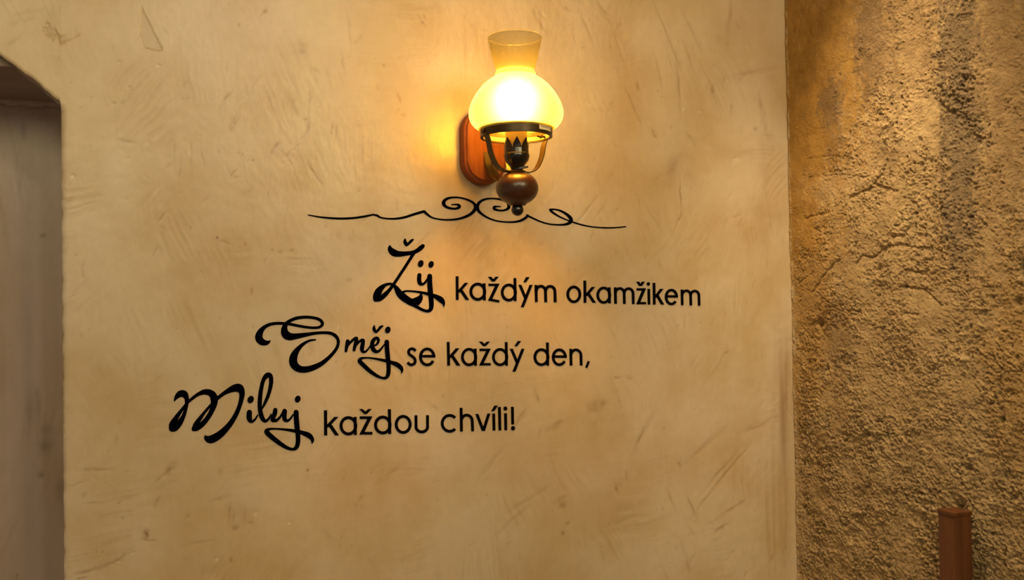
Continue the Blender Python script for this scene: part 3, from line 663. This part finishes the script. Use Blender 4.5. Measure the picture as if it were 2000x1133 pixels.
word('black upright word "se" after the script word "Směj"', 822, 716, [gs, L_e(818.7, 850.2, 679, 715.1, 5.1, 695.6, -30)])
word('black upright word "každý" on the middle line between two short words', 948, 720, [L_k(875.4, 667.8, 714, 5.1, 897.1, 680.3, 899, 6.8, .9), L_a(900.7, 931.3, 679.7, 715, 5.0), L_z(935.8, 958.5, 681, 713.8, 4.7, (935.3, 957, 667.2, 675.9), 6.6),
    L_a(961.2, 991.8, 680, 715, 5.0, asc=668.2), L_y(996.0, 1024.2, 681.2, 709.5, 725.8, 5, (1004.8, 676.2, 1017.8, 666), 5.4)])
gcm = Glyph().line(1150.0, 705.6, 1145.0, 718.2, 4.0)
word('black upright word "den," with a comma ending the middle line', 1098, 718, [L_a(1042.2, 1072.2, 680.4, 714.8, 5.0, asc=669), L_e(1077.9, 1106.9, 680.8, 714.8, 5.0, 696.4, -32), L_m((1115.0, 1134.6), 681.2, 713.9, 4.9, .0), gcm])
gu3 = Glyph(); gu3.line(812.4, 811.2, 812.6, 835, 5.2); gu3.arc(823.8, 833.6, 11.2, 10.0, 180, 360, 5.3, 26); gu3.line(835.0, 811, 835.0, 834.4, 5.2)
word('black upright word "každou" after the script word "Miluj"', 735, 852, [L_k(635.8, 801.4, 850.4, 5.8, 660.8, 814.3, 662.0, 7.6, .3), L_a(663.4, 697.0, 813, 850.3, 5.5), L_z(701.9, 727.4, 813.2, 848.8, 5.2, (701.8, 725.8, 798.9, 808.6), 7.4),
    L_a(730.8, 764.0, 811.9, 848.3, 5.5, asc=799.3), L_o(771.2, 803.8, 810.7, 847.3, 5.3), gu3])
gc = Glyph().arc(878.3, 826.9, 14.6, 15.5, 44, 316, 5.2, 44)
gh = Glyph(); gh.line(900.6, 796.6, 901.3, 842.8, 5.1); arch(gh, 901.0, 922.4, 808.2, 842.3, 5.1, 0, .7)
gv = Glyph(); gv.slant(931.5, 808.7, 943.9, 841.6, 5.4); gv.slant(954.8, 807.8, 944.2, 841.6, 5.4)
gii = L_i(964.2, 807.8, 840.8, 5.1, None, 0, .7); acute(gii, 959.6, 802.9, 972.6, 792.3, 6.4)
gl3 = Glyph().line(975.4, 795, 976.4, 840.6, 5.1)
gex = Glyph(); gex.line(1000.7, 794.7, 1001.4, 829, 5.0); gex.disc(1002.0, 836.4, 3.9, 4.2)
word('black upright word "chvíli!" with exclamation mark ending the bottom line', 933, 845, [gc, gh, gv, gii, gl3, L_i(987.3, 807.3, 840.3, 5.1, (987.1, 798), 4.0, .6), gex])

# --- scroll ornament under the lamp
fl = thing('scroll_ornament', 'thin black curling scroll ornament on the wall just below the lamp', 'wall decal', at_y(930, 430))
z = zoomed(5.882, 590, 360)
ga = Glyph(); ga.stroke(z([(72,352,7),(180,372,12),(300,386,17),(450,393,19),(600,386,19),(720,368,19),(826,347,14)]))
ga.stroke(z([(822,350,12),(862,358,18),(900,380,14),(980,394,14),(1080,394,18),(1180,378,22),(1290,343,24),(1402,311,26)])); ga.stroke(z([(1402,311,26),(1432,340,24),(1490,380,14),(1580,402,12),(1680,408,15),(1790,398,19),(1900,362,26),(1970,312,32),(1992,258,32),(1965,212,22),(1895,175,16),(1800,152,14),(1710,153,18),(1650,175,30),(1625,215,36),(1650,255,28),(1710,277,20),(1770,278,20),(1808,258,30),(1795,237,24),(1760,231,12),(1720,233,8)]))
ga.build(fl, 'scroll')
z = zoomed(5.882, 900, 360)
gb = Glyph(); gb.stroke(z([(458,257,6),(420,255,12),(385,262,26),(388,285,24),(440,300,16),(500,298,18),(545,275,28),(552,240,30),(528,202,22),(450,172,16),(350,163,13),(270,175,20),(215,207,28),(190,255,34),(205,305,28),(260,355,20),(340,397,14),(440,425,12),(560,434,14),(660,425,20),(730,395,26),(768,362,22),(757,354,12)]))
gb.stroke(z([(760,356,14),(830,390,14),(920,430,12),(1020,457,12),(1120,465,14),(1205,460,22),(1262,432,34),(1262,392,36),(1220,348,26),(1150,306,18),(1080,288,12),(1034,291,20),(1028,297,20),(1060,326,18),(1130,370,14),(1220,410,10),(1290,435,12),(1400,468,12),(1520,490,10),(1650,499,11),(1770,498,11),(1892,487,9)]))
gb.build(fl, 'scroll')

# ------------------------------------------------------------------ the wall lamp
ZL = 1.80                                         # depth of the lamp axis along the view
LP = at_z(1009, 300, ZL)
LX, LY = LP.x, LP.y
def hz(py, px=1008.5):                            # height of a photo row on the lamp axis
    d = ray(px, py); t = ((LX - CAM_P.x) ** 2 + (LY - CAM_P.y) ** 2) ** .5 / (d.x ** 2 + d.y ** 2) ** .5
    return CAM_P.z + d.z * t
Z0 = hz(336)                                      # top of the turned ball
lamp = thing('wall_lamp', 'lit oil-lamp style wall sconce with frosted glass shade and wooden ball', 'wall lamp', (LX, LY, Z0))
MM = ZL / FPX
def lathe(name, prof, m, parent, seg=64, closed=False, off=(0, 0), zrel=True):
    bm = bmesh.new(); rings = []
    for r, zz_ in prof:
        zz_ = zz_ - Z0 if zrel else zz_
        if r < 1e-6: rings.append([bm.verts.new((off[0], off[1], zz_))])
        else: rings.append([bm.verts.new((off[0] + r * math.cos(2 * math.pi * k / seg), off[1] + r * math.sin(2 * math.pi * k / seg), zz_)) for k in range(seg)])
    pairs = list(zip(rings[:-1], rings[1:])) + ([(rings[-1], rings[0])] if closed else [])
    for A, B in pairs:
        for k in range(seg):
            k2 = (k + 1) % seg
            if len(A) == 1 and len(B) == 1: continue
            if len(A) == 1: bm.faces.new((A[0], B[k], B[k2]))
            elif len(B) == 1: bm.faces.new((A[k], A[k2], B[0]))
            else: bm.faces.new((A[k], A[k2], B[k2], B[k]))
    return auto(from_bm(name, bm, m, parent), 40)
# frosted shade: chimney, neck bead, onion body (pixel half widths / rows on the axis)
sh = [(52.0, 72.6), (53.2, 74.6), (52.4, 78), (50.6, 86), (47.4, 100), (44.0, 114), (40.6, 127), (37.0, 138), (37.4, 140.5), (39.4, 143.5), (40.0, 146.5), (40.4, 149), (45.5, 153), (53, 158), (62, 165.5), (70, 174), (77.5, 184), (84, 195), (88.6, 205), (91.3, 214), (92.3, 222), (91.6, 230), (88.6, 238), (83, 245.5), (75, 252), (68.5, 257), (66, 262), (65.4, 267)]
pr = np.array(sh); prs = spline(np.column_stack([pr, np.zeros(len(pr))]), 4)[:, :2]
shade = lathe('glass_shade', [(r * MM, hz(y)) for r, y in prs], M_OPAL, lamp, 96)
shade['label'] = 'frosted yellow-glowing glass shade with a flared chimney'
# bulb
bz = hz(201); br = .030
OPAL_MR.inputs['From Min'].default_value = hz(165) - Z0; OPAL_MR.inputs['From Max'].default_value = hz(125) - Z0
bp = [(0, bz + br)] + [(br * math.sin(t), bz + br * math.cos(t)) for t in np.linspace(.25, 2.35, 12)] + [(.0150, bz - .033), (.0135, bz - .045), (.0135, bz - .060), (0, bz - .060)]
lathe('bulb', bp, M_BULB, lamp, 28)
# ring that carries the shade
rb, rt = hz(269), hz(248)
ring_r = 70.5 * MM
ring = lathe('holder_ring', [(ring_r, rb), (ring_r, rt), (ring_r - .0022, rt), (ring_r - .0022, rb + .004), (ring_r - .006, rb + .003), (ring_r - .006, rb)], M_BRONZE, lamp, 96, True)
# direction helpers: azimuth measured in the view, 0 = right, 90 = away from the viewer
RT = Vector((math.cos(YAW), -math.sin(YAW), 0)); FW = Vector((math.sin(YAW), math.cos(YAW), 0))
def az(deg): return RT * math.cos(R_(deg)) + FW * math.sin(R_(deg))
# paper rating label wrapped on the ring
la0, la1 = -20.5, -52.0
def on_ring(a, z_, r): v = az(a) * r; return (v.x, v.y, z_ - Z0)
V_, F_ = [], []
zt_, zb_ = hz(250.5) + 0, hz(263.0)
for k in range(9):
    a = la0 + (la1 - la0) * k / 8
    V_ += [on_ring(a - 0, zb_, ring_r + .0004), on_ring(a, zt_, ring_r + .0004), on_ring(a, zt_, ring_r - .0004), on_ring(a, zb_, ring_r - .0004)]
for k in range(8):
    b = 4 * k
    for q in range(4): F_.append((b + q, b + (q + 1) % 4, b + 4 + (q + 1) % 4, b + 4 + q))
F_ += [(0, 1, 2, 3), (32, 33, 34, 35)]
tc_ = bpy.data.curves.new('rating', 'FONT'); tc_.body = 'E27 MAX.60W'; tc_.size = 1; tc_.align_x = 'LEFT'; tc_.resolution_u = 2
to_ = bpy.data.objects.new('rating', tc_); C.objects.link(to_); bpy.context.view_layer.update()
tm = bpy.data.meshes.new_from_object(to_.evaluated_get(bpy.context.evaluated_depsgraph_get()))
tv = np.array([v.co[:2] for v in tm.vertices]); tf = [tuple(p.vertices) for p in tm.polygons]
bpy.data.objects.remove(to_); bpy.data.curves.remove(tc_)
tv = (tv - tv.min(0)) / (tv.max(0) - tv.min(0))
nb0 = len(V_); nf0 = len(F_)
for x, y in tv:
    a = la0 + (la1 - la0) * (.07 + .86 * x)
    V_.append(on_ring(a, zb_ + (zt_ - zb_) * (.24 + .50 * y), ring_r + .0007))
F_ += [tuple(i + nb0 for i in f) for f in tf]
bpy.data.meshes.remove(tm)
lme = bpy.data.meshes.new('rating_label'); lme.from_pydata(V_, [], F_); lme.update()
lab = link_mesh('rating_label', lme, [M_PAPER, M_INK], ring)
for i, p in enumerate(lme.polygons): p.material_index = 1 if i >= nf0 else 0
lab['label'] = 'cream paper label printed E27 MAX.60W'
# strap sweeps
def strap(name, path, side, wdt, thk, m, parent, n=6):
    P = spline(path, n)[:, :3]
    bm = bmesh.new(); prev = None; S_ = Vector(side).normalized()
    for i, p in enumerate(P):
        t = Vector(P[min(i + 1, len(P) - 1)] - P[max(i - 1, 0)]).normalized(); nrm = t.cross(S_).normalized(); p = Vector(p)
        wd = wdt[0] + (wdt[1] - wdt[0]) * i / (len(P) - 1)
        q = [bm.verts.new(p + S_ * (wd / 2 * a) + nrm * (thk / 2 * b)) for a, b in ((-1, -1), (1, -1), (1, 1), (-1, 1))]
        if prev:
            for k in range(4): bm.faces.new((prev[k], prev[(k + 1) % 4], q[(k + 1) % 4], q[k]))
        else: bm.faces.new(q)
        prev = q
    bm.faces.new(prev[::-1])
    return auto(from_bm(name, bm, m, parent), 40)
hub = hz(336.5) - Z0
def lz(py): return hz(py) - Z0
for a in (30, 210, 108):
    d = az(a); side = Vector((0, 0, 1)).cross(d)
    path = [tuple(d * (r * MM) + Vector((0, 0, lz(y)))) for r, y in ((8, 335), (20, 336.5), (32, 334.5), (44, 327), (53, 313), (58.5, 298), (61.5, 283), (65, 272), (69.5, 264), (73, 258))]
    arm = strap('holder_arm', path, side, (.017, .019) if a < 100 or a > 200 else (.012, .010), .0018, M_BRONZE, lamp)
    # thumb screw through the ring above the arm
    bm = bmesh.new(); c0 = d * (ring_r - .010) + Vector((0, 0, lz(262)))
    mt = Matrix.Translation(c0) @ d.to_track_quat('Z', 'Y').to_matrix().to_4x4()
    bmesh.ops.create_cone(bm, cap_ends=True, segments=12, radius1=.0022, radius2=.0022, depth=.026, matrix=mt)
    bmesh.ops.create_cone(bm, cap_ends=True, segments=8, radius1=.0048, radius2=.0042, depth=.004, matrix=mt @ Matrix.Translation((0, 0, .014)))
    bmesh.ops.create_cone(bm, cap_ends=True, segments=6, radius1=.0040, radius2=.0040, depth=.004, matrix=mt @ Matrix.Translation((0, 0, -.004)))
    from_bm('screw', bm, M_BRONZE, arm)
# candle sleeve, socket cup with its crown of leaves, hub and nut
lathe('candle_sleeve', [(.0212, hz(304)), (.0212, hz(228)), (.0195, hz(227)), (.0195, hz(304))], M_SLEEVE, lamp, 40, True)
cup = lathe('candle_cup', [(0, hz(333)), (.0115, hz(333)), (.0125, hz(328)), (.0165, hz(322)), (.0225, hz(315)), (.0248, hz(308)), (.0252, hz(303)), (.0240, hz(300)), (.0222, hz(300)), (.0222, hz(306)), (0, hz(310))], M_BLACK, lamp, 40)
cup['label'] = 'black socket cup with a crown of pointed leaves'
pet0 = None
for k in range(8):
    a0 = -90 + 45 * k + 2
    if pet0 is None:
        V_, F_ = [], []
        prof = [(0, .0242, .0090), (.35, .0236, .0090), (.55, .0240, .0078), (.8, .0252, .0040), (1, .0268, .0004)]
        zb0, zt0 = lz(302), lz(271)
        for s_ in (0, -.0012):
            for t, r, hw in prof:
                zz_ = zb0 + (zt0 - zb0) * t
                for q in (-1, -.33, .33, 1):
                    th = q * hw / r; V_.append(((r + s_) * math.cos(th), (r + s_) * math.sin(th), zz_))
        nq, nr = 4, len(prof); o2 = nq * nr
        for i in range(nr - 1):
            for j in range(nq - 1):
                p = i * nq + j; F_.append((p, p + 1, p + nq + 1, p + nq)); F_.append((o2 + p, o2 + p + nq, o2 + p + nq + 1, o2 + p + 1))
        for i in range(nr - 1):
            for j in (0, nq - 1):
                p = i * nq + j; F_.append((p, p + nq, o2 + p + nq, o2 + p))
        pet0 = from_py('leaf', V_, F_, M_BLACK, cup); pt = pet0
    else:
        pt = pet0.copy(); C.objects.link(pt); pt.parent = cup
    v = az(a0); pt.rotation_euler = (0, 0, math.atan2(v.y, v.x))
# leaf-shaped wing nut lying on the hub
wn = [( -.004, -.004), (.004, -.0062), (.014, -.0068), (.0215, -.0040), (.0222, 0), (.0205, .0038), (.012, .0062), (.003, .0058), (-.005, .004)]
bm = bmesh.new(); t_, b_ = [], []
for x, y in wn:
    v = RT * x + FW * (y - .012); zz_ = lz(334) + .0016 + .18 * x
    t_.append(bm.verts.new((v.x, v.y, zz_ + .0018))); b_.append(bm.verts.new((v.x, v.y, zz_ - .0012)))
bm.faces.new(t_); bm.faces.new(b_[::-1])
for i in range(len(wn)):
    j = (i + 1) % len(wn); bm.faces.new((t_[i], b_[i], b_[j], t_[j]))
from_bm('wing_nut', bm, M_BLACK, lamp)
lathe('hub', [(0, hz(338)), (.017, hz(338)), (.0185, hz(336)), (.017, hz(334.2)), (.0100, hz(333)), (0, hz(332.5))], M_BRONZE, lamp, 32)
bc, bh, bw = hz(368), 32.5 * MM, 41.5 * MM
prof = [(0, hz(335.6))] + [(bw * abs(math.cos(t)) ** .92, bc + bh * math.sin(t)) for t in np.linspace(1.10, -1.12, 26)] + [(.0155, hz(401.5)), (.0, hz(402.5))]
prof.insert(1, (.0165, hz(336)))
ball = lathe('turned_ball', prof, M_BALL, lamp, 64); ball['label'] = 'dark turned wooden ball'
fc, fr = hz(410), 12.0 * MM
lathe('finial', [(.0065, hz(399)), (.0062, fc + fr * .86)] + [(fr * math.sin(t), fc + fr * math.cos(t)) for t in np.linspace(.55, 3.0, 14)] + [(0, fc - fr)], M_BLACK, lamp, 32)
# wooden back plate (stadium) on the wall
TH = .036
pc = at_y(950, 284, -TH)
sc_ = (at_y(951, 284, -TH) - pc).length
hw, hh = 41.5 * sc_ * 1.02, 71.5 * sc_ * .985
def outline(a, b, n=20):
    o = []; st = b - a * 1.03
    for t in np.linspace(0, math.pi, n): o.append((a * math.cos(t), st + a * 1.03 * math.sin(t)))
    for t in np.linspace(math.pi, 2 * math.pi, n): o.append((a * math.cos(t), -st + a * 1.03 * math.sin(t)))
    return o
bm = bmesh.new(); loops = []
for ins, y in ((0, 0.0), (0, -TH + .010), (.0012, -TH + .0075), (.0035, -TH + .0060), (.0062, -TH + .0048), (.0066, -TH + .0012), (.0085, -TH)):
    loops.append([bm.verts.new((pc.x - LX + x, y - LY, pc.z - Z0 + zz_)) for x, zz_ in outline(hw - ins, hh - ins)])
for A, B in zip(loops[:-1], loops[1:]):
    n_ = len(A)
    for k in range(n_): bm.faces.new((A[k], A[(k + 1) % n_], B[(k + 1) % n_], B[k]))
bm.faces.new(loops[-1]); bm.faces.new(loops[0][::-1])
bpl = auto(from_bm('back_plate', bm, M_PLATE, lamp), 32); bpl['label'] = 'reddish-brown wooden oval back plate'
# brass-brown bracket strip from the plate down and out to the hub
k0 = Vector((pc.x - LX, -TH - LY, 0))
bside = Vector((0, 0, 1)).cross(Vector((k0.x, k0.y, 0))).normalized()
for nm, ofs, top, wd, low in (('bracket', .0, 268, (.013, .012), 0), ('bracket', -.014, 276, (.010, .010), -5)):
    bpath = []
    for f_, y in ((0.0, top), (.03, 284), (.08, 303), (.18, 322), (.36, 337 + low * .6), (.62, 342 + low), (.88, 339), (1.0, 337)):
        q = k0 * (1 - f_) + bside * ofs * (1 - f_ * .8); bpath.append((q.x, q.y, lz(y)))
    strap(nm, bpath, bside, wd, .0022, M_BRONZE, lamp)

# ------------------------------------------------------------------ the brown post at the lower right
pz = at_x(1864, 996, XC - .048)
PT = pz.z
post = thing('wooden_post', 'brown stained wooden post with flat cap in front of the rough wall', 'post', (pz.x, pz.y, 0))
dirv = Vector((pz.x - CAM_P.x, pz.y - CAM_P.y, 0)).normalized()
ang0 = math.atan2(dirv.y, dirv.x) + R_(43)
def sq(name, s_, z0, z1, m, bev):
    bm = bmesh.new(); bmesh.ops.create_cube(bm, size=1)
    for v in bm.verts: v.co = Vector((v.co.x * s_, v.co.y * s_, z0 + (v.co.z + .5) * (z1 - z0)))
    bmesh.ops.bevel(bm, geom=list(bm.edges), offset=bev, segments=2, affect='EDGES', profile=.6)
    o = from_bm(name, bm, m, post); o.rotation_euler = (0, 0, ang0); return auto(o, 40)
pdep = (pz - CAM_P).dot(CAM_R @ Vector((0, 0, -1))); sidep = 58.5 * pdep / FPX / 1.412
sq('shaft', sidep, 0.0, PT - .0075, M_POST, .0012)
sq('cap', sidep * 1.075, PT - .0085, PT, M_POST, .0016)
